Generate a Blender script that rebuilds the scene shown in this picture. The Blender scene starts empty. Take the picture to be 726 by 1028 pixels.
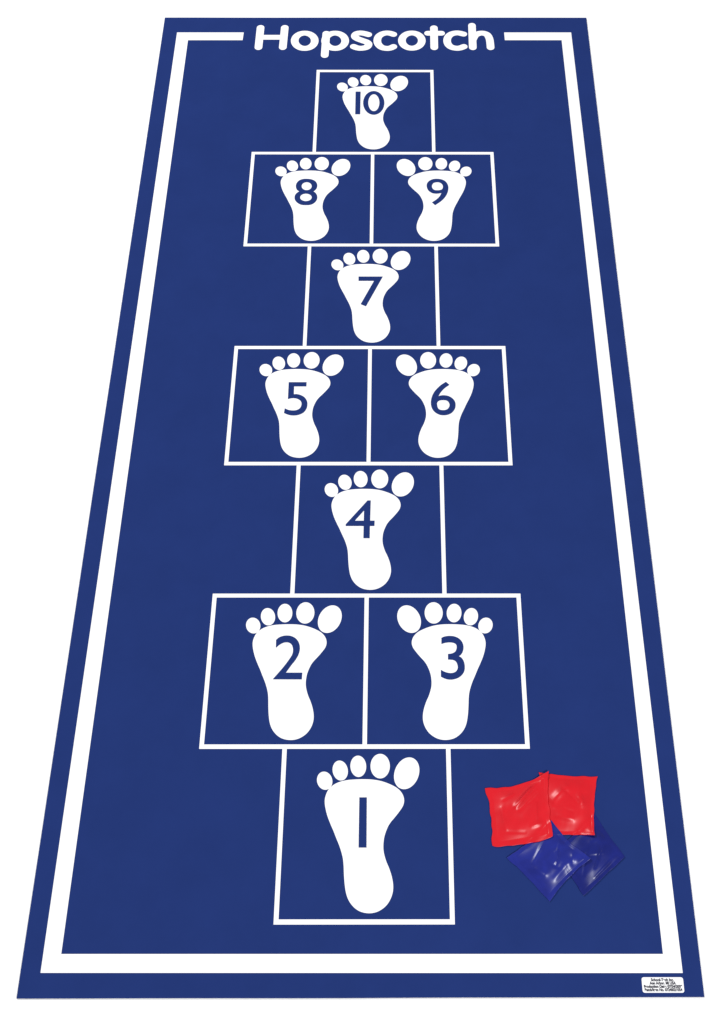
import bpy, bmesh, math, random
from mathutils import Matrix, Vector, noise
from mathutils.bvhtree import BVHTree
from mathutils.geometry import tessellate_polygon

# All lengths in metres.  x runs across the mat, y along it, z up; one hopscotch square is 0.30 m.
S = 0.30
TOP = 0.0020                 # top of the mat sheet
INK = TOP + 0.0004           # white print
INK2 = TOP + 0.0008          # blue print lying over the white print

scene = bpy.context.scene
COL = scene.collection

DATA = {
'cam': [0.055451750645232126,-0.15668187399051642,1.8516748704215247],
'rot': [[0.9999981013691566,5.660478983582828e-05,-0.0019478331499144914],[-0.0009336843353825101,0.8912847174471471,-0.4534431394107989],[0.0017104068650468775,0.4534440971509687,0.8912830780774977]],
'lens': 23.61893248504591,
'shift': -0.03432372459636328,
'sole': [[-0.00016,0.24078],[0.01553,0.24008],[0.03122,0.23732],[0.04691,0.23181],[0.06081,0.22427],[0.06945,0.21472],[0.07287,0.20386],[0.0711,0.19373],[0.06522,0.18433],[0.05731,0.17431],[0.04876,0.16434],[0.04331,0.15541],[0.03825,0.14198],[0.03627,0.13054],[0.03598,0.12013],[0.03738,0.11043],[0.04113,0.0982],[0.0462,0.08668],[0.05091,0.0727],[0.05326,0.05851],[0.05227,0.04598],[0.04732,0.03354],[0.03909,0.02334],[0.02662,0.01566],[0.01283,0.0129],[-0.002,0.01506],[-0.01363,0.02153],[-0.02308,0.03205],[-0.02864,0.04448],[-0.03163,0.05952],[-0.03333,0.07593],[-0.03437,0.09185],[-0.03636,0.10532],[-0.04148,0.12148],[-0.04904,0.13876],[-0.05304,0.14822],[-0.05884,0.16043],[-0.06509,0.17539],[-0.06934,0.19046],[-0.07074,0.20225],[-0.06899,0.21242],[-0.0641,0.22263],[-0.05564,0.2305],[-0.04534,0.23564],[-0.03149,0.23907],[-0.01584,0.24044]],
'toes': [[[-0.07151,0.23772],[-0.00369,0.01728],[0.01457,0.00206]],[[-0.04375,0.25602],[-0.00328,0.01919],[0.01466,0.00173]],[[-0.01099,0.26366],[-0.00139,0.02067],[0.01541,0.00069]],[[0.02896,0.26399],[-0.00015,0.02384],[0.01893,-1e-05]],[[0.07727,0.2511],[0.01002,0.03001],[0.02265,-0.00624]]],
'digits': {"1":[[[-0.00763,0.20746,1],[0.00482,0.20745,1],[0.00532,0.12177,1],[-0.00763,0.12178,1]]],"2":[[[-0.17332,0.5065,1],[-0.16753,0.51153],[-0.15971,0.51439],[-0.15256,0.51506],[-0.14454,0.51388],[-0.13636,0.50934],[-0.13046,0.50179],[-0.12784,0.4926],[-0.12808,0.48345],[-0.13085,0.47434],[-0.13596,0.46494],[-0.14263,0.45575],[-0.15257,0.44041,1],[-0.12091,0.4404,1],[-0.12133,0.42807,1],[-0.17525,0.42809,1],[-0.16247,0.444],[-0.15364,0.45576],[-0.1463,0.46692],[-0.1412,0.476],[-0.13964,0.48346],[-0.1403,0.49094],[-0.1433,0.49761],[-0.14873,0.50146],[-0.15512,0.50213],[-0.1614,0.50046],[-0.16831,0.49595],[-0.17316,0.49145,1]]],"3":[[[0.14639,0.51043,1],[0.15235,0.51295],[0.16035,0.51412],[0.16991,0.51345],[0.17936,0.50924],[0.1855,0.50169],[0.1876,0.4925],[0.18605,0.48334],[0.18238,0.47705],[0.17769,0.47341,1],[0.18328,0.4701],[0.18718,0.46351],[0.18879,0.45448],[0.18804,0.44549],[0.18436,0.43817],[0.17712,0.43168],[0.16763,0.42812],[0.15824,0.42764],[0.15047,0.42958],[0.14381,0.43299,1],[0.14408,0.44567,1],[0.15074,0.44192],[0.1601,0.43948],[0.16796,0.44029],[0.17355,0.44387],[0.1764,0.4504],[0.17551,0.45777],[0.17252,0.46352],[0.16708,0.46648],[0.1581,0.46731,1],[0.15835,0.47755,1],[0.16582,0.47871],[0.17225,0.48252],[0.17513,0.48917],[0.175,0.49584],[0.17114,0.50002],[0.16482,0.50169],[0.15766,0.5017],[0.15127,0.50053],[0.14615,0.49886,1]]],"4":[[[-0.00039,0.81044,1],[0.00539,0.81044,1],[0.00466,0.76366,1],[0.01394,0.76366,1],[0.01358,0.75246,1],[0.00432,0.75246,1],[0.00417,0.72478,1],[-0.00764,0.72478,1],[-0.00756,0.75246,1],[-0.04429,0.75246,1],[-0.04435,0.75556,1]],[[-0.00744,0.78833,1],[-0.00741,0.76366,1],[-0.02705,0.76366,1]]],"5":[[[-0.17741,1.10445,1],[-0.13905,1.10446,1],[-0.13905,1.09419,1],[-0.16606,1.09418,1],[-0.16576,1.07249,1],[-0.1597,1.07313],[-0.15082,1.07088],[-0.1425,1.06557],[-0.13675,1.05675],[-0.13503,1.04716],[-0.1366,1.03602],[-0.14225,1.02651],[-0.15138,1.02098],[-0.16065,1.01893],[-0.17003,1.0194],[-0.17749,1.02176],[-0.18393,1.02492,1],[-0.18287,1.03601,1],[-0.17464,1.03205],[-0.1652,1.03078],[-0.15655,1.03205],[-0.15005,1.03681],[-0.14703,1.04477],[-0.14763,1.05275],[-0.15164,1.05835],[-0.15855,1.06236],[-0.16535,1.06348],[-0.17206,1.06284],[-0.17711,1.06123,1]]],"6":[[[0.16844,1.10535,1],[0.17534,1.09801,1],[0.16704,1.09149],[0.16009,1.08419],[0.15451,1.0761],[0.15,1.06692,1],[0.15572,1.06933],[0.16385,1.07014],[0.17326,1.06805],[0.18122,1.06242],[0.1864,1.05441],[0.18746,1.04403],[0.18519,1.03448],[0.17892,1.02577],[0.17078,1.02103],[0.16138,1.01945],[0.15205,1.02103],[0.1428,1.02735],[0.13693,1.03686],[0.13485,1.0488],[0.136,1.06161],[0.14027,1.07449],[0.14725,1.08581],[0.15766,1.09719]],[[0.14722,1.04881],[0.14935,1.0544],[0.15413,1.0576],[0.16224,1.05841],[0.16961,1.05681],[0.17419,1.05121],[0.17536,1.04403],[0.1725,1.03686],[0.16703,1.03258],[0.1603,1.03163],[0.15363,1.03289],[0.14903,1.03766]]],"7":[[[-0.0285,1.4008,1],[0.02705,1.40083,1],[-0.0108,1.31464,1],[-0.02224,1.3205,1],[0.00811,1.38891,1],[-0.02831,1.38889,1]]],"8":[[[-0.16203,1.70857],[-0.15094,1.70698],[-0.1414,1.70127],[-0.13651,1.69216],[-0.13613,1.68148],[-0.13922,1.67333],[-0.14474,1.66745,1],[-0.13882,1.66205],[-0.13479,1.65262],[-0.13507,1.64142],[-0.13974,1.63138],[-0.14869,1.62471],[-0.16033,1.62315],[-0.17293,1.62469],[-0.1833,1.63247],[-0.18844,1.6425],[-0.18843,1.6537],[-0.18458,1.66157],[-0.1781,1.66743,1],[-0.18423,1.67284],[-0.18716,1.6819],[-0.18677,1.69212],[-0.18129,1.70238],[-0.17218,1.70765]],[[-0.14841,1.68465],[-0.14872,1.68113],[-0.14989,1.67785],[-0.15184,1.67503],[-0.15443,1.67287],[-0.15748,1.67152],[-0.1608,1.67105],[-0.16416,1.67151],[-0.16733,1.67286],[-0.17009,1.67502],[-0.17226,1.67783],[-0.17368,1.68111],[-0.17427,1.68463],[-0.17398,1.68815],[-0.17282,1.69145],[-0.17088,1.69428],[-0.16829,1.69645],[-0.16522,1.69782],[-0.16188,1.69829],[-0.15851,1.69783],[-0.15533,1.69646],[-0.15256,1.69429],[-0.1504,1.69146],[-0.14898,1.68817]],[[-0.14704,1.64779],[-0.14742,1.64452],[-0.14877,1.64147],[-0.15101,1.63885],[-0.15397,1.63685],[-0.15745,1.63559],[-0.16123,1.63516],[-0.16504,1.63558],[-0.16862,1.63684],[-0.17174,1.63884],[-0.17418,1.64145],[-0.17578,1.64449],[-0.17642,1.64777],[-0.17606,1.65104],[-0.17472,1.6541],[-0.17249,1.65673],[-0.16953,1.65875],[-0.16603,1.66002],[-0.16224,1.66046],[-0.15841,1.66003],[-0.15481,1.65876],[-0.15168,1.65675],[-0.14925,1.65412],[-0.14766,1.65106]]],"9":[[[0.14707,1.63159,1],[0.15848,1.64164],[0.16624,1.65172],[0.17102,1.66341,1],[0.16391,1.66138],[0.15632,1.6607],[0.1471,1.66294],[0.1388,1.67083],[0.13508,1.68214],[0.13576,1.69351],[0.14183,1.70264],[0.15125,1.70791],[0.16231,1.70883],[0.17329,1.70609],[0.18162,1.69924],[0.18643,1.68786],[0.18698,1.67539],[0.18412,1.66184],[0.17793,1.64836],[0.16843,1.63606],[0.15395,1.62315,1]],[[0.14663,1.68556],[0.15017,1.69466],[0.15701,1.69808],[0.16464,1.69809],[0.17132,1.69353],[0.17486,1.6849],[0.17296,1.67538],[0.16783,1.67198],[0.16072,1.67085],[0.15315,1.67197],[0.14819,1.67762]]],"10":[[[-0.04616,2.01617,1],[-0.03397,2.01618,1],[-0.03376,1.93388,1],[-0.04578,1.93387,1]],[[0.02826,1.97493],[0.02796,1.9682],[0.027,1.96166],[0.02541,1.95545],[0.02323,1.94973],[0.02052,1.94464],[0.01733,1.9403],[0.01376,1.93682],[0.00988,1.93426],[0.0058,1.9327],[0.0016,1.93218],[-0.00261,1.9327],[-0.00672,1.93425],[-0.01064,1.93679],[-0.01428,1.94027],[-0.01755,1.94461],[-0.02036,1.94969],[-0.02264,1.9554],[-0.02435,1.9616],[-0.02543,1.96815],[-0.02586,1.97487],[-0.02562,1.98161],[-0.02472,1.9882],[-0.02317,1.99448],[-0.02102,2.00028],[-0.01832,2.00547],[-0.01513,2.00991],[-0.01153,2.01349],[-0.00761,2.01611],[-0.00346,2.01772],[0.0008,2.01826],[0.00506,2.01773],[0.00924,2.01613],[0.01321,2.01352],[0.01687,2.00995],[0.02015,2.00551],[0.02295,2.00033],[0.02521,1.99453],[0.02687,1.98826],[0.02789,1.98167]],[[0.01633,1.97567],[0.01614,1.97021],[0.0155,1.96492],[0.01443,1.95997],[0.01298,1.95551],[0.01117,1.95166],[0.00907,1.94854],[0.00674,1.94624],[0.00424,1.94483],[0.00166,1.94435],[-0.00092,1.94483],[-0.00344,1.94623],[-0.00582,1.94852],[-0.00798,1.95164],[-0.00986,1.95548],[-0.0114,1.95995],[-0.01255,1.9649],[-0.01329,1.97018],[-0.01358,1.97564],[-0.01342,1.98111],[-0.01281,1.98642],[-0.01176,1.99142],[-0.01031,1.99594],[-0.00851,1.99985],[-0.0064,2.00303],[-0.00405,2.00537],[-0.00153,2.00681],[0.00108,2.0073],[0.00369,2.00682],[0.00624,2.00538],[0.00863,2.00304],[0.0108,1.99987],[0.01268,1.99597],[0.01421,1.99145],[0.01535,1.98645],[0.01606,1.98114]]]},
'title': [["H",[["s",[[-0.30985,2.26465],[-0.31077,2.18624]]],["s",[[-0.24392,2.26474],[-0.24536,2.18632]]],["b",[[-0.30584,2.22594],[-0.24903,2.22601]]]]],["o",[["r",[[-0.16038,2.21234],[-0.1606,2.20706],[-0.16164,2.20194],[-0.16345,2.19715],[-0.166,2.19283],[-0.16919,2.1891],[-0.17293,2.18607],[-0.1771,2.18384],[-0.18159,2.18248],[-0.18625,2.18202],[-0.19095,2.18247],[-0.19555,2.18382],[-0.1999,2.18604],[-0.20389,2.18905],[-0.20738,2.19277],[-0.21027,2.19709],[-0.21247,2.20188],[-0.21392,2.20699],[-0.21457,2.21227],[-0.2144,2.21756],[-0.2134,2.2227],[-0.21162,2.22754],[-0.20909,2.23191],[-0.20591,2.2357],[-0.20215,2.23877],[-0.19795,2.24104],[-0.19342,2.24243],[-0.18871,2.2429],[-0.18396,2.24244],[-0.17933,2.24106],[-0.17494,2.2388],[-0.17094,2.23574],[-0.16744,2.23196],[-0.16457,2.2276],[-0.16239,2.22277],[-0.16098,2.21763],[-0.16038,2.21234]]]]],["p",[["r",[[-0.07821,2.21244],[-0.0785,2.20716],[-0.07961,2.20205],[-0.08149,2.19725],[-0.0841,2.19293],[-0.08734,2.1892],[-0.09112,2.18617],[-0.09532,2.18395],[-0.09983,2.18258],[-0.1045,2.18212],[-0.10919,2.18257],[-0.11377,2.18392],[-0.1181,2.18614],[-0.12204,2.18915],[-0.12548,2.19288],[-0.12831,2.19719],[-0.13045,2.20198],[-0.13183,2.20709],[-0.13241,2.21237],[-0.13216,2.21767],[-0.1311,2.22281],[-0.12925,2.22764],[-0.12666,2.23202],[-0.12342,2.2358],[-0.11963,2.23887],[-0.11539,2.24114],[-0.11085,2.24254],[-0.10613,2.24301],[-0.10139,2.24255],[-0.09677,2.24117],[-0.09241,2.23891],[-0.08845,2.23585],[-0.08501,2.23207],[-0.08219,2.2277],[-0.08008,2.22287],[-0.07874,2.21773],[-0.07821,2.21244]]],["s",[[-0.13004,2.241],[-0.13171,2.15546]]]]],["s",[["m",[[-0.0157,2.23718],[-0.02682,2.24162],[-0.03858,2.24359],[-0.04924,2.23961],[-0.05242,2.22971],[-0.04592,2.22134],[-0.03311,2.21397],[-0.01968,2.20663],[-0.01491,2.19782],[-0.0201,2.18709],[-0.03431,2.18269],[-0.04596,2.18462],[-0.05502,2.18948]]]]],["c",[["m",[[0.0523,2.23826],[0.04358,2.24221],[0.03285,2.24369],[0.0208,2.23921],[0.01149,2.22831],[0.00861,2.21255],[0.01172,2.19786],[0.0211,2.18616],[0.03374,2.18229],[0.04369,2.18376],[0.05232,2.18912]]]]],["o",[["r",[[0.12885,2.21335],[0.12838,2.2081],[0.1271,2.20301],[0.12507,2.19824],[0.12234,2.19393],[0.11899,2.19022],[0.11513,2.18721],[0.11087,2.185],[0.10635,2.18364],[0.1017,2.18317],[0.09705,2.18362],[0.09255,2.18497],[0.08833,2.18718],[0.08451,2.19018],[0.08122,2.19388],[0.07856,2.19818],[0.0766,2.20294],[0.0754,2.20803],[0.07501,2.21329],[0.07544,2.21855],[0.07667,2.22367],[0.07868,2.22848],[0.08139,2.23283],[0.08474,2.2366],[0.08862,2.23966],[0.0929,2.24191],[0.09747,2.2433],[0.10217,2.24377],[0.10686,2.24331],[0.1114,2.24194],[0.11566,2.23969],[0.11948,2.23664],[0.12277,2.23288],[0.12542,2.22854],[0.12735,2.22373],[0.12851,2.21862],[0.12885,2.21335]]]]],["t",[["s",[[0.16245,2.26393],[0.16197,2.18633]]],["b",[[0.14508,2.24267],[0.18265,2.24272]]]]],["c",[["m",[[0.24247,2.23949],[0.23097,2.24344],[0.22204,2.24409],[0.2094,2.23945],[0.20065,2.22888],[0.19717,2.21377],[0.19991,2.19809],[0.20807,2.18769],[0.22124,2.18316],[0.23146,2.18447],[0.24181,2.18968]]]]],["h",[["s",[[0.26647,2.27408],[0.26564,2.18646]]],["m",[[0.26674,2.21779],[0.27543,2.23623],[0.29135,2.24352],[0.30587,2.23759],[0.31187,2.22113],[0.31325,2.20149],[0.31349,2.18652]]]]]],
'label': [[0.46689,-0.08647],[0.53614,-0.08653],[0.53583,-0.10997],[0.46661,-0.10991]],
'mat': [[-0.5695,-0.1178],[0.5681,-0.1164],[0.5817,2.307],[-0.5747,2.3063]],
'border': [[-0.35437,2.24528],[-0.53526,2.24505],[-0.53589,-0.07905],[0.53668,-0.08013],[0.535,2.24642],[0.353,2.24619],[0.35337,2.21549],[0.50696,2.21568],[0.50722,-0.05094],[-0.50565,-0.05009],[-0.50294,2.21441],[-0.35552,2.2146]],
'bags': {"red_front":[[0.21838,0.22385],[0.26169,0.22736],[0.29269,0.23445],[0.31518,0.24783],[0.33551,0.25409],[0.3332,0.20792],[0.3332,0.16966],[0.33707,0.1372],[0.30751,0.12877],[0.27581,0.12677],[0.24572,0.12123],[0.22471,0.12125],[0.22798,0.156],[0.22237,0.1905]],"red_back":[[0.3174,0.25217],[0.42414,0.24476],[0.40785,0.13986],[0.32261,0.14246]],"blue_front":[[0.33405,0.16725],[0.3974,0.10121],[0.32182,0.0302],[0.25142,0.10381]],"blue_back":[[0.41255,0.18033],[0.46083,0.10547],[0.38095,0.0391],[0.33294,0.11225]]}
}

# ------------------------------------------------------------------ materials
def new_mat(name):
    m = bpy.data.materials.new(name); m.use_nodes = True
    return m, m.node_tree.nodes, m.node_tree.links, m.node_tree.nodes['Principled BSDF']

def printed(name, col, rough=0.6, spec=0.05, var=0.0, bump=0.0, scale=900, cells=6.0):
    m, N, L, P = new_mat(name)
    P.inputs['Roughness'].default_value = rough
    P.inputs['Specular IOR Level'].default_value = spec
    tc = N.new('ShaderNodeTexCoord')
    if var:
        n = N.new('ShaderNodeTexNoise'); n.inputs['Scale'].default_value = cells
        n.inputs['Detail'].default_value = 6; n.inputs['Roughness'].default_value = 0.65
        L.new(tc.outputs['Object'], n.inputs['Vector'])
        r = N.new('ShaderNodeValToRGB')
        r.color_ramp.elements[0].position = 0.35; r.color_ramp.elements[1].position = 0.65
        r.color_ramp.elements[0].color = (*[c * (1 - var) for c in col], 1)
        r.color_ramp.elements[1].color = (*[c * (1 + var) for c in col], 1)
        L.new(n.outputs['Fac'], r.inputs['Fac']); L.new(r.outputs['Color'], P.inputs['Base Color'])
    else:
        P.inputs['Base Color'].default_value = (*col, 1)
    if bump:
        n2 = N.new('ShaderNodeTexNoise'); n2.inputs['Scale'].default_value = scale
        n2.inputs['Detail'].default_value = 3
        L.new(tc.outputs['Object'], n2.inputs['Vector'])
        b = N.new('ShaderNodeBump'); b.inputs['Strength'].default_value = bump
        b.inputs['Distance'].default_value = 0.0004
        L.new(n2.outputs['Fac'], b.inputs['Height']); L.new(b.outputs['Normal'], P.inputs['Normal'])
    return m

def vinyl(name, col, rough, spec, bump=0.06, dirt=0.12):
    m, N, L, P = new_mat(name)
    P.inputs['Roughness'].default_value = rough
    P.inputs['Specular IOR Level'].default_value = spec
    tc = N.new('ShaderNodeTexCoord')
    n = N.new('ShaderNodeTexNoise'); n.inputs['Scale'].default_value = 38
    n.inputs['Detail'].default_value = 4; n.inputs['Distortion'].default_value = 0.8
    L.new(tc.outputs['Object'], n.inputs['Vector'])
    r = N.new('ShaderNodeValToRGB')
    r.color_ramp.elements[0].position = 0.3; r.color_ramp.elements[1].position = 0.7
    r.color_ramp.elements[0].color = (*[c * (1 - dirt) for c in col], 1)
    r.color_ramp.elements[1].color = (*[c * (1 + dirt) for c in col], 1)
    L.new(n.outputs['Fac'], r.inputs['Fac']); L.new(r.outputs['Color'], P.inputs['Base Color'])
    b = N.new('ShaderNodeBump'); b.inputs['Strength'].default_value = bump
    b.inputs['Distance'].default_value = 0.0015
    L.new(n.outputs['Fac'], b.inputs['Height']); L.new(b.outputs['Normal'], P.inputs['Normal'])
    return m

M_FLOOR = printed('studio_white', (0.90, 0.90, 0.90), 0.8, 0.0, var=0.01, cells=1.5)
M_BLUE = printed('mat_blue', (0.0152, 0.0322, 0.143), 0.75, 0.0, var=0.035, bump=0.15, cells=9.0)
M_WHITE = printed('print_white', (0.87, 0.87, 0.868), 0.6, 0.0, var=0.008, cells=20)
M_NUM = printed('number_blue', (0.0152, 0.0322, 0.143), 0.75, 0.0, var=0.03)
M_LABEL = printed('label_paper', (0.82, 0.82, 0.83), 0.5, 0.0, var=0.01)
M_TEXT = printed('label_ink', (0.012, 0.012, 0.03), 0.6, 0.0, var=0.02)
M_RED = vinyl('red_vinyl', (0.60, 0.006, 0.014), 0.34, 0.36, 0.015, 0.04)
M_BAGBLUE = vinyl('blue_vinyl', (0.0100, 0.0175, 0.200), 0.30, 0.33, 0.02, 0.15)
M_BAGNAVY = vinyl('dark_blue_vinyl', (0.0060, 0.0120, 0.145), 0.26, 0.33, 0.02, 0.15)

# ------------------------------------------------------------------ helpers
def link(name, me, mat, parent=None):
    o = bpy.data.objects.new(name, me)
    if mat: me.materials.append(mat)
    COL.objects.link(o)
    if parent: o.parent = parent
    return o

def mesh_from(name, verts, faces, smooth=False):
    me = bpy.data.meshes.new(name)
    me.from_pydata([tuple(v) for v in verts], [], [tuple(f) for f in faces])
    bm = bmesh.new(); bm.from_mesh(me)
    bmesh.ops.recalc_face_normals(bm, faces=bm.faces)
    bm.to_mesh(me); bm.free()
    if smooth:
        for p in me.polygons: p.use_smooth = True
    me.update()
    return me

def spline(pts, closed=True, steps=7):
    """Catmull-Rom through the points; a point with a third value is a sharp corner."""
    n = len(pts); out = []
    P = [Vector((p[0], p[1])) for p in pts]
    K = [len(p) > 2 for p in pts]
    rng = n if closed else n - 1
    for i in range(rng):
        a, b = P[i], P[(i + 1) % n]
        ka, kb = K[i], K[(i + 1) % n]
        if not closed and i == 0: ka = True
        if not closed and i == n - 2: kb = True
        if ka and kb and (K[i] and K[(i + 1) % n]):
            out.append(a); continue
        p0 = a - (b - a) if ka else P[i - 1]
        p3 = b + (b - a) if kb else P[(i + 2) % n]
        for k in range(steps):
            t = k / steps
            out.append(0.5 * ((2 * a) + (b - p0) * t + (2 * p0 - 5 * a + 4 * b - p3) * t * t
                              + (3 * a - p0 - 3 * b + p3) * t ** 3))
    if not closed: out.append(P[-1])
    return out

def offset(loop, d):
    """Grow (d > 0) or shrink a closed outline."""
    n = len(loop); P = [Vector((p[0], p[1])) for p in loop]
    A = sum(P[i].x * P[(i + 1) % n].y - P[(i + 1) % n].x * P[i].y for i in range(n))
    out = []
    for i in range(n):
        a, b = P[i] - P[i - 1], P[(i + 1) % n] - P[i]
        a = a.normalized() if a.length else b.normalized(); b = b.normalized() if b.length else a
        na, nb = Vector((a.y, -a.x)), Vector((b.y, -b.x)); m = (na + nb)
        m = m / max(0.5, m.length_squared / 2) if m.length > 1e-6 else na
        out.append(P[i] + m * d * (1 if A > 0 else -1))
    return out

def sheet(name, loops, z, mat, parent, thick=0.0003):
    """A thin printed film: outline(s) filled, with a real (very small) thickness."""
    polys = [[Vector((p[0], p[1], 0)) for p in lp] for lp in loops]
    tris = tessellate_polygon(polys)
    flat = [p for pl in polys for p in pl]; n = len(flat)
    V = [(p.x, p.y, z) for p in flat] + [(p.x, p.y, z - thick) for p in flat]
    F = [tuple(t) for t in tris]
    s = 0
    for pl in polys:
        m = len(pl)
        for i in range(m):
            a, b = s + i, s + (i + 1) % m
            F.append((a, b, b + n, a + n))
        s += m
    me = bpy.data.meshes.new(name)
    # top faces made to face up
    out = []
    for f in F[:len(tris)]:
        a, b, c = (flat[k] for k in f)
        out.append(f if (b - a).cross(c - a).z > 0 else (f[0], f[2], f[1]))
    me.from_pydata(V, [], out + F[len(tris):]); me.update()
    return link(name, me, mat, parent)

def rect(x0, y0, x1, y1): return [(x0, y0), (x1, y0), (x1, y1), (x0, y1)]

# ------------------------------------------------------------------ floor
bm = bmesh.new()
bmesh.ops.create_grid(bm, x_segments=8, y_segments=8, size=30)
me = bpy.data.meshes.new('floor'); bm.to_mesh(me); bm.free()
floor = link('floor', me, M_FLOOR); floor['kind'] = 'structure'
floor.location = (0, 0, -0.0002)

# ------------------------------------------------------------------ the mat
mat = bpy.data.objects.new('hopscotch_mat', None); COL.objects.link(mat)
mat['label'] = 'large blue hopscotch play mat with white printed footprints numbered 1 to 10'
mat['category'] = 'play mat'

c = DATA['mat']
edge = []
for i in range(4):
    a, b = Vector(c[i]), Vector(c[(i + 1) % 4])
    n = Vector(((b - a).y, -(b - a).x)).normalized()
    L = (b - a).length; m = int(L / 0.02)
    for k in range(m):
        t = k / m
        wob = 0.0006 * noise.noise(Vector((i * 7.3, t * L * 3.0, 0))) * min(1, 8 * t, 8 * (1 - t))
        edge.append(a.lerp(b, t) + n * wob)
me_o = sheet('mat_sheet', [edge], TOP, M_BLUE, mat, thick=TOP)
sheet('border_line', [DATA['border']], INK, M_WHITE, mat)

# grid of ten squares: every outline is its own part, shared lines are split between neighbours
h = 0.0272 / 2
XL, XR, XC = -0.490, 0.513, 0.0005
LY = (-.0014, .9989, 1.9967, 2.9959, 3.9952, 4.9900, 5.9881, 6.9822)      # the rungs, in squares
def line_part(name, boxes, label):
    V, F = [], []
    for (x0, y0, x1, y1) in boxes:
        b = len(V)
        q = [(x * S, y * S) for x, y in rect(x0, y0, x1, y1)]
        V += [(x, y, INK) for x, y in q] + [(x, y, INK - 0.0003) for x, y in q]
        F += [(b, b + 1, b + 2, b + 3)] + [(b + i, b + 4 + i, b + 4 + (i + 1) % 4, b + (i + 1) % 4) for i in range(4)]
    o = link(name, mesh_from(name, V, F), M_WHITE, mat); o['label'] = label
rows = [(1,), (2, 3), (4,), (5, 6), (7,), (8, 9), (10,)]
for r, nums in enumerate(rows):
    y0, y1 = LY[r], LY[r + 1]
    if len(nums) == 1:
        a, b = XL - h, XR + h
        lo, hi = (y0 - h if r == 0 else y0), (y1 + h if r == 6 else y1)
        B = [(a, y0 + h, a + 2 * h, y1 - h), (b - 2 * h, y0 + h, b, y1 - h), (a, lo, b, y0 + h), (a, y1 - h, b, hi)]
        line_part('square_outline', B, 'white line outline of the square numbered %d' % nums[0])
    else:
        for k, num in enumerate(nums):
            xo = (-1, 1)[k]
            if k == 0: a, b, m0, m1, side, cen = xo - h, XC, xo - h, XL - h, (xo - h, xo + h), (XC - h, XC)
            else: a, b, m0, m1, side, cen = XC, xo + h, XR + h, xo + h, (xo - h, xo + h), (XC, XC + h)
            i0, i1 = (XL - h, XC) if k == 0 else (XC, XR + h)      # stretch shared with the single squares
            B = [(m0, y0 - h, m1, y0 + h), (i0, y0, i1, y0 + h), (m0, y1 - h, m1, y1 + h), (i0, y1 - h, i1, y1),
                 (side[0], y0 + h, side[1], y1 - h), (cen[0], y0 + h, cen[1], y1 - h)]
            line_part('square_outline', B, 'white line outline of the square numbered %d' % num)

# footprints: sole is the footprint's own mesh, toes and number are its sub-parts
sole = offset(spline(DATA['sole'], steps=5), -0.0005)
sole_area = sum(sole[i].x * sole[(i + 1) % len(sole)].y - sole[(i + 1) % len(sole)].x * sole[i].y for i in range(len(sole)))
spots = {1: (0, 0, 1), 2: (-.495, .995, 1), 3: (.536, .995, -1), 4: (-.016, 1.993, 1), 5: (-.529, 2.999, 1), 6: (.530, 2.999, -1),
         7: (-.026, 3.996, 1), 8: (-.519, 4.989, 1), 9: (.537, 4.989, -1), 10: (-.033, 5.988, 1)}
for num, (dx, dy, sg) in spots.items():
    f = lambda p: (sg * p[0] + dx * S, p[1] + dy * S)
    fo = sheet('footprint', [[f(p) for p in sole]], INK, M_WHITE, mat)
    fo['label'] = 'white bare footprint with the number %d on its ball' % num
    for (cc, U, V) in DATA['toes']:
        el = []
        for k in range(40):
            t = 2 * math.pi * k / 40
            el.append(f((cc[0] + 0.935 * (U[0] * math.cos(t) + V[0] * math.sin(t)), cc[1] + 0.935 * (U[1] * math.cos(t) + V[1] * math.sin(t)))))
        sheet('toe', [el], INK, M_WHITE, fo)
    loops = DATA['digits'][str(num)]
    V, F = [], []
    # outer outlines and their holes
    if num == 10: sets = [[loops[0]], [loops[1], loops[2]]]
    else: sets = [loops]
    me = None
    allL = [[offset(spline(l, steps=6), 0.0005 if k == 0 else -0.0005) for k, l in enumerate(st)] for st in sets]
    if len(allL) == 1: o = sheet('number', allL[0], INK2, M_NUM, fo)
    else:
        o = sheet('number', allL[0], INK2, M_NUM, fo); o2 = sheet('number', allL[1], INK2, M_NUM, fo)
        bm = bmesh.new(); bm.from_mesh(o.data); bm.from_mesh(o2.data); bm.to_mesh(o.data); bm.free()
        bpy.data.objects.remove(o2)
    o['label'] = 'dark blue printed number %d' % num

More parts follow.
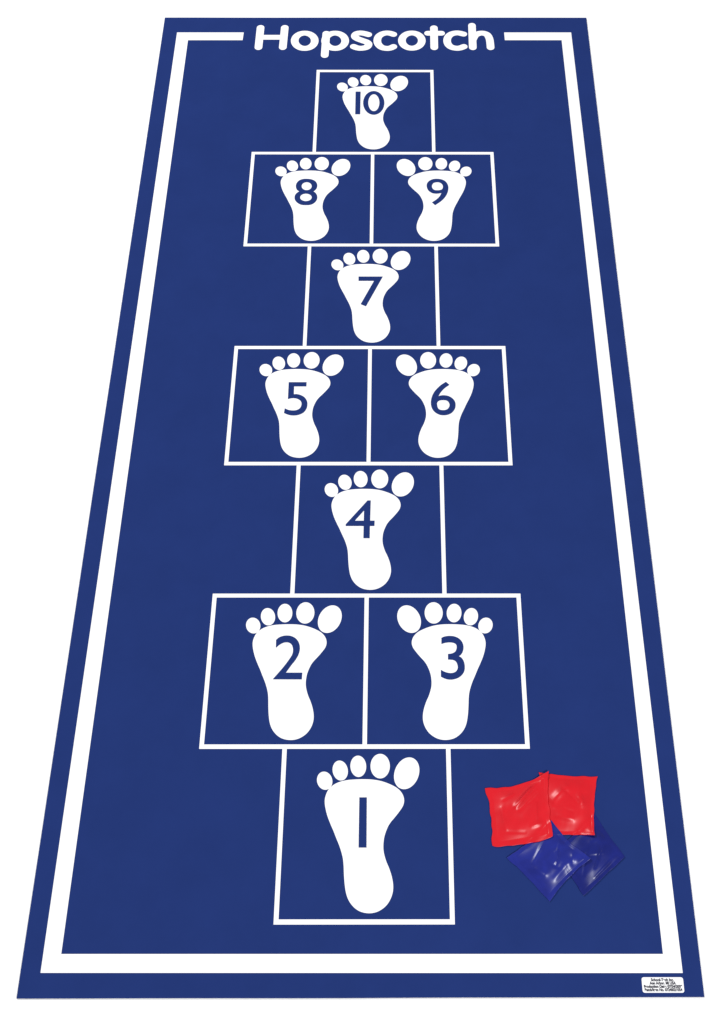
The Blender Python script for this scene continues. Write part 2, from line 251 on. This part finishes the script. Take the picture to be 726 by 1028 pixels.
# title lettering: round-ended strokes, each letter a sub-part
title = bpy.data.objects.new('title_lettering', None); COL.objects.link(title); title.parent = mat
title['label'] = 'white rounded lettering reading Hopscotch'
WS, WB = 0.0206, 0.0186
def wdir(d): return WB + (WS - WB) * abs(d.y)
for ch, strokes in DATA['title']:
    V, F = [], []
    for k, (kind, pts) in enumerate(strokes):
        z = INK + 0.00004 * k
        if kind == 'r':
            P = [Vector(p) for p in pts[:-1]]; n = len(P); a = []; b = []
            for i in range(n):
                d = (P[(i + 1) % n] - P[i - 1]).normalized(); q = Vector((-d.y, d.x)) * wdir(d) / 2
                a.append(P[i] + q); b.append(P[i] - q)
            base = len(V); V += [(p.x, p.y, z) for p in a + b]
            F += [(base + i, base + (i + 1) % n, base + n + (i + 1) % n, base + n + i) for i in range(n)]
        else:
            path = spline(pts, closed=False, steps=6) if len(pts) > 2 else [Vector(p) for p in pts]
            n = len(path); base = len(V); A_, B_ = [], []
            for i in range(n):
                d = (path[min(i + 1, n - 1)] - path[max(i - 1, 0)]).normalized(); q = Vector((-d.y, d.x)) * wdir(d) / 2
                A_.append(path[i] + q); B_.append(path[i] - q)
            V += [(p.x, p.y, z) for p in A_ + B_]
            F += [(base + i, base + i + 1, base + n + i + 1, base + n + i) for i in range(n - 1)]
            for e, sg in ((n - 1, -1), (0, 1)):              # round ends
                v = A_[e] - path[e]; b0 = len(V)
                V += [(path[e].x + v.x * math.cos(sg * t) - v.y * math.sin(sg * t), path[e].y + v.x * math.sin(sg * t) + v.y * math.cos(sg * t), z)
                      for t in [math.pi * k2 / 10 for k2 in range(11)]]
                F.append(tuple(range(b0, b0 + 11)))
    me = bpy.data.meshes.new('letter'); me.from_pydata(V, [], F)
    bm = bmesh.new(); bm.from_mesh(me)
    for fc in bm.faces:
        fc.normal_update()
        if fc.normal.z < 0: fc.normal_flip()
    bm.to_mesh(me); bm.free()
    o = link('letter', me, M_WHITE, title); o['label'] = 'white rounded letter %s of the word Hopscotch' % ch

# maker's label in the near right corner
q = [Vector(p) for p in DATA['label']]                     # tl, tr, br, bl
loop = []
for i in range(4):
    p, a, b = q[i], q[i - 1], q[(i + 1) % 4]
    r = 0.0042; s0 = p + (a - p).normalized() * r; s1 = p + (b - p).normalized() * r
    for k in range(7):
        t = k / 6; loop.append(s0 * (1 - t) ** 2 + p * 2 * t * (1 - t) + s1 * t * t)
lab = sheet('maker_label', [loop], INK, M_LABEL, mat)
lab['label'] = 'small white rounded sticker with four lines of black print'
cx = sum(p.x for p in q) / 4; wl = (q[1] - q[0]).length; ytop = q[0].y; hl = q[0].y - q[3].y
lines = [('School-Tech Inc.', .55), ('Ann Arbor, MI USA', .63), ('Production Date: 07/24/2009', .92), ('Batch/Item No. 07240021054', .90)]
for k, (txt, frac) in enumerate(lines):
    cu = bpy.data.curves.new('label_text', 'FONT'); cu.body = txt; cu.size = hl * 0.25; cu.align_x = 'CENTER'; cu.offset = 0.00022
    tmp = bpy.data.objects.new('tmp', cu); COL.objects.link(tmp)
    bpy.context.view_layer.update()
    dg = bpy.context.evaluated_depsgraph_get()
    me = bpy.data.meshes.new_from_object(tmp.evaluated_get(dg))
    bpy.data.objects.remove(tmp)
    w = max(v.co.x for v in me.vertices) - min(v.co.x for v in me.vertices)
    sx = wl * frac / w
    for v in me.vertices:
        v.co = Vector((cx + v.co.x * sx, ytop - hl * (0.25 + 0.215 * k) + v.co.y, INK2))
    o = link('label_text', me, M_TEXT, lab)

# ------------------------------------------------------------------ bean bags
below = []                                                   # BVH trees of bags already lying there
CAMP = Vector(DATA['cam'])
def height_below(x, y):
    z = TOP + 0.0004
    for t in below:
        hit = t.ray_cast(Vector((x, y, 1.0)), Vector((0, 0, -1)))
        if hit[0] is not None: z = max(z, hit[0].z)
    return z

def make_bag(label, corners, bow, H, mat_, seed, ridges, sag=1.0, N=96, hem=0.13, rc=(.03,.03,.03,.03), noise_amp=0.0012, curl=(0, 0, 0, 0), power=0.6, wave=0.0009):
    """corners tl,tr,br,bl; bow = how far the sides (top,right,bottom,left) pull in; ridges = creases (u0,v0,u1,v1,height,width)."""
    tl, tr, br, bl = [Vector(p) for p in corners]
    g = [[None] * (N + 1) for _ in range(N + 1)]
    xy = {}
    for j in range(N + 1):
        for i in range(N + 1):
            u, v = -1 + 2 * i / N, -1 + 2 * j / N
            wu = (1 - v * v) ** 1.0; wv = (1 - u * u) ** 1.0
            uu = u * (1 - (bow[1] if u > 0 else bow[3]) * wu * abs(u))
            vv = v * (1 - (bow[0] if v > 0 else bow[2]) * wv * abs(v))
            s, t = (uu + 1) / 2, (vv + 1) / 2
            p = (bl * (1 - s) + br * s) * (1 - t) + (tl * (1 - s) + tr * s) * t
            ci = (0 if u < 0 else 1) if v > 0 else (2 if u > 0 else 3)
            p = p.lerp((tl + tr + br + bl) / 4, rc[ci] * abs(u * v) ** 7)          # rounded corners
            # slightly wavering welded edge
            e = max(abs(u), abs(v)) ** 4
            p = p + Vector((noise.noise(Vector((u * 3, v * 3, seed))), noise.noise(Vector((u * 3, v * 3, seed + 9))))) * wave * e
            xy[i, j] = p
    raw = {k: height_below(p.x, p.y) for k, p in xy.items()}
    base = dict(raw)
    for it in range(140):
        nb = {}
        for (i, j), z in base.items():
            a = [base[i + di, j + dj] for di, dj in ((1, 0), (-1, 0), (0, 1), (0, -1)) if (i + di, j + dj) in base]
            nb[i, j] = max(raw[i, j], sum(a) / len(a) * 0.98 + raw[i, j] * 0.02)
        base = nb
    top = {}
    for (i, j), p in xy.items():
        u, v = -1 + 2 * i / N, -1 + 2 * j / N
        U, V = min(1, abs(u) / (1 - hem)), min(1, abs(v) / (1 - hem))
        d = (1 - U ** 2.2) * (1 - V ** 2.2)
        f = d ** power
        z = H * f
        z += f * noise_amp * (noise.noise(Vector((u * 2.1, v * 2.1, seed * 3.1))) * 1.6 + 0.35 * noise.noise(Vector((u * 5, v * 4, seed + 5))))
        for (u0, v0, u1, v1, hh, ww) in ridges:
            a, b = Vector((u0, v0)), Vector((u1, v1)); q = Vector((u, v)); ab = b - a
            t = max(0, min(1, (q - a).dot(ab) / ab.length_squared))
            dd = (q - a - ab * t).length
            z += hh * math.exp(-(dd / ww) ** 2) * (0.35 + 0.65 * math.sin(math.pi * min(1, max(0, t * .8 + .1)))) * min(1, f * 3 + .15)
        m = max(abs(u), abs(v))
        # weld: flat rim with a pressed line, edge waves up and down a little
        if m > 1 - hem:
            z += 0.0006 * max(0, noise.noise(Vector((u * 4, v * 4, seed + 2)))) * (m - 1 + hem) / hem
        z -= 0.0004 * math.exp(-((m - (1 - hem * .9)) / 0.02) ** 2)
        for k, (cu_, cv_) in enumerate(((-1, 1), (1, 1), (1, -1), (-1, -1))):
            z += curl[k] * math.exp(-((u - cu_) ** 2 + (v - cv_) ** 2) / 0.12)
        z += 0.0003 * math.exp(-((m - 0.985) / 0.012) ** 2) * (0.6 + 0.8 * noise.noise(Vector((u * 3.3, v * 3.3, seed + 4))))   # bead on the cut edge
        z = max(z, -0.0001) + 0.0011
        top[i, j] = z
    def at(i, j, up):
        p = xy[i, j]; zb = base[i, j] + 0.0002
        z = zb + top[i, j] if up else zb + max(0, top[i, j] - 0.0011) * 0.0
        if not up:
            u, v = -1 + 2 * i / N, -1 + 2 * j / N
            for k, (cu_, cv_) in enumerate(((-1, 1), (1, 1), (1, -1), (-1, -1))):
                z += 0.9 * curl[k] * math.exp(-((u - cu_) ** 2 + (v - cv_) ** 2) / 0.12)
        return (p.x, p.y, z)
    cut = 1 - hem * 0.9
    def is_rim(i, j):
        u, v = abs(-1 + 2 * (i + .5) / N), abs(-1 + 2 * (j + .5) / N)
        return max(u, v) > cut
    root = bpy.data.objects.new('bean_bag', None); COL.objects.link(root)
    ctr = xy[N // 2, N // 2]; root.location = (ctr.x, ctr.y, TOP)
    root['label'] = label; root['category'] = 'bean bag'; root['group'] = 'square vinyl bean bags'
    bv, bf = [], []
    for nm, sel in (('pouch', False), ('welded_edge', True)):
        idx = {}; Vv = []; Ff = []
        def vid(i, j, up):
            k = (i, j, up)
            if k not in idx:
                idx[k] = len(Vv); q = at(i, j, up); Vv.append((q[0] - ctr.x, q[1] - ctr.y, q[2] - TOP))
            return idx[k]
        for j in range(N):
            for i in range(N):
                if is_rim(i, j) != sel: continue
                Ff.append((vid(i, j, 1), vid(i + 1, j, 1), vid(i + 1, j + 1, 1), vid(i, j + 1, 1)))
                Ff.append((vid(i, j, 0), vid(i, j + 1, 0), vid(i + 1, j + 1, 0), vid(i + 1, j, 0)))
        if sel:
            ring = [(i, 0) for i in range(N)] + [(N, j) for j in range(N)] + [(i, N) for i in range(N, 0, -1)] + [(0, j) for j in range(N, 0, -1)]
            for k in range(len(ring)):
                a, b = ring[k], ring[(k + 1) % len(ring)]
                Ff.append((vid(*a, 0), vid(*b, 0), vid(*b, 1), vid(*a, 1)))
        me = bpy.data.meshes.new(nm); me.from_pydata(Vv, [], Ff)
        for p in me.polygons: p.use_smooth = True
        me.update()
        link(nm, me, mat_, root)
        n0 = len(bv); bv += [(x + ctr.x, y + ctr.y, z + TOP) for x, y, z in Vv]; bf += [tuple(n0 + k for k in f) for f in Ff]
    below.append(BVHTree.FromPolygons(bv, bf))
    return root

BG = DATA['bags']; RF = BG['red_front']
make_bag('dark blue bean bag at the right, under the other blue one and a red one', BG['blue_back'], (.05, .03, .05, .05), 0.0080, M_BAGNAVY, 11,
         [(-.5, -.45, -.2, -.72, .0026, .11), (.72, .6, .8, -.3, .0014, .05), (-.3, .3, -.2, .7, .0024, .14), (-.2, .9, .8, .9, .0012, .035), (.1, .5, .5, -.1, -.0016, .06), (-.1, -.1, .4, -.6, -.0012, .06), (.0, .0, .3, .4, .0012, .06)], hem=.16, power=.95, noise_amp=.0010)
make_bag('red bean bag at the right with its left side under the other red one', BG['red_back'], (.05, .07, .03, .05), 0.0085, M_RED, 23,
         [(-.6, .1, -.1, .55, .0032, .13), (.35, .3, .5, -.0, .0024, .12), (-.2, .5, .3, .1, -.0014, .07), (-.6, -.1, .1, -.25, -.0012, .06), (-.45, -.42, .1, -.5, .0022, .10)], hem=.12, power=1.0, noise_amp=.0010, wave=.0017, rc=(.0, .0, .01, .0), curl=(0, 0, .005, 0))
make_bag('blue bean bag in front with one corner pointing at the viewer', BG['blue_front'], (.08, .10, .04, .06), 0.0080, M_BAGBLUE, 37,
         [(-.15, -.62, .25, -.5, .0030, .13), (.62, -.3, .55, .3, .0012, .10), (-.6, .3, -.3, -.5, .0016, .07), (-.25, .75, .2, .1, .0014, .05), (-.1, .6, .3, .0, -.0014, .05), (.1, -.1, .5, .05, -.0010, .06)], hem=.16, power=.95, noise_amp=.0009, curl=(0, .0025, 0, 0), wave=.0016, rc=(0, 0, .02, 0))
make_bag('red bean bag at the left, topmost of the four, with a bright crease', [RF[0], RF[4], RF[7], RF[11]], (.17, .09, -.05, .10), 0.0075, M_RED, 51,
         [(-.12, .14, .5, .75, .0040, .085), (.35, -.53, .65, -.5, .0020, .07), (-.6, .2, -.5, -.5, .0012, .07), (-.02, .02, .6, .45, -.0016, .06), (.55, .1, .5, -.4, .0010, .05), (-.62, -.55, .1, -.68, -.0008, .05), (-.5, .5, -.2, .62, .0012, .07)], hem=.17, power=1.05, noise_amp=.0012, wave=.0024, curl=(0, .002, .001, 0), rc=(.0, .0, .05, .05))

# ------------------------------------------------------------------ light and camera
def area(name, loc, target, size, power):
    l = bpy.data.lights.new(name, 'AREA'); l.shape = 'DISK'; l.size = size; l.energy = power
    o = bpy.data.objects.new(name, l); COL.objects.link(o); o.location = loc
    o.rotation_euler = (Vector(target) - Vector(loc)).to_track_quat('-Z', 'Y').to_euler()
    return o
area('key_softbox', (-3.6, 4.4, 4.4), (0.2, 1.1, 0), 1.3, 330)
area('front_softbox', (3.0, -3.4, 4.8), (0.1, 1.3, 0), 1.2, 340)

w = bpy.data.worlds.new('World'); scene.world = w; w.use_nodes = True
w.node_tree.nodes['Background'].inputs['Color'].default_value = (1, 1, 1, 1)
w.node_tree.nodes['Background'].inputs['Strength'].default_value = 0.36

cd = bpy.data.cameras.new('camera'); cam = bpy.data.objects.new('camera', cd); COL.objects.link(cam)
cd.sensor_fit = 'VERTICAL'; cd.sensor_height = 24; cd.lens = DATA['lens']; cd.shift_x = DATA['shift']
cd.clip_start = 0.05; cd.clip_end = 200
Rm = Matrix(DATA['rot']).to_4x4()
cam.matrix_world = Matrix.Translation(CAMP) @ Rm
scene.camera = cam

scene.view_settings.view_transform = 'Standard'; scene.view_settings.look = 'None'
scene.view_settings.exposure = 0; scene.view_settings.gamma = 1
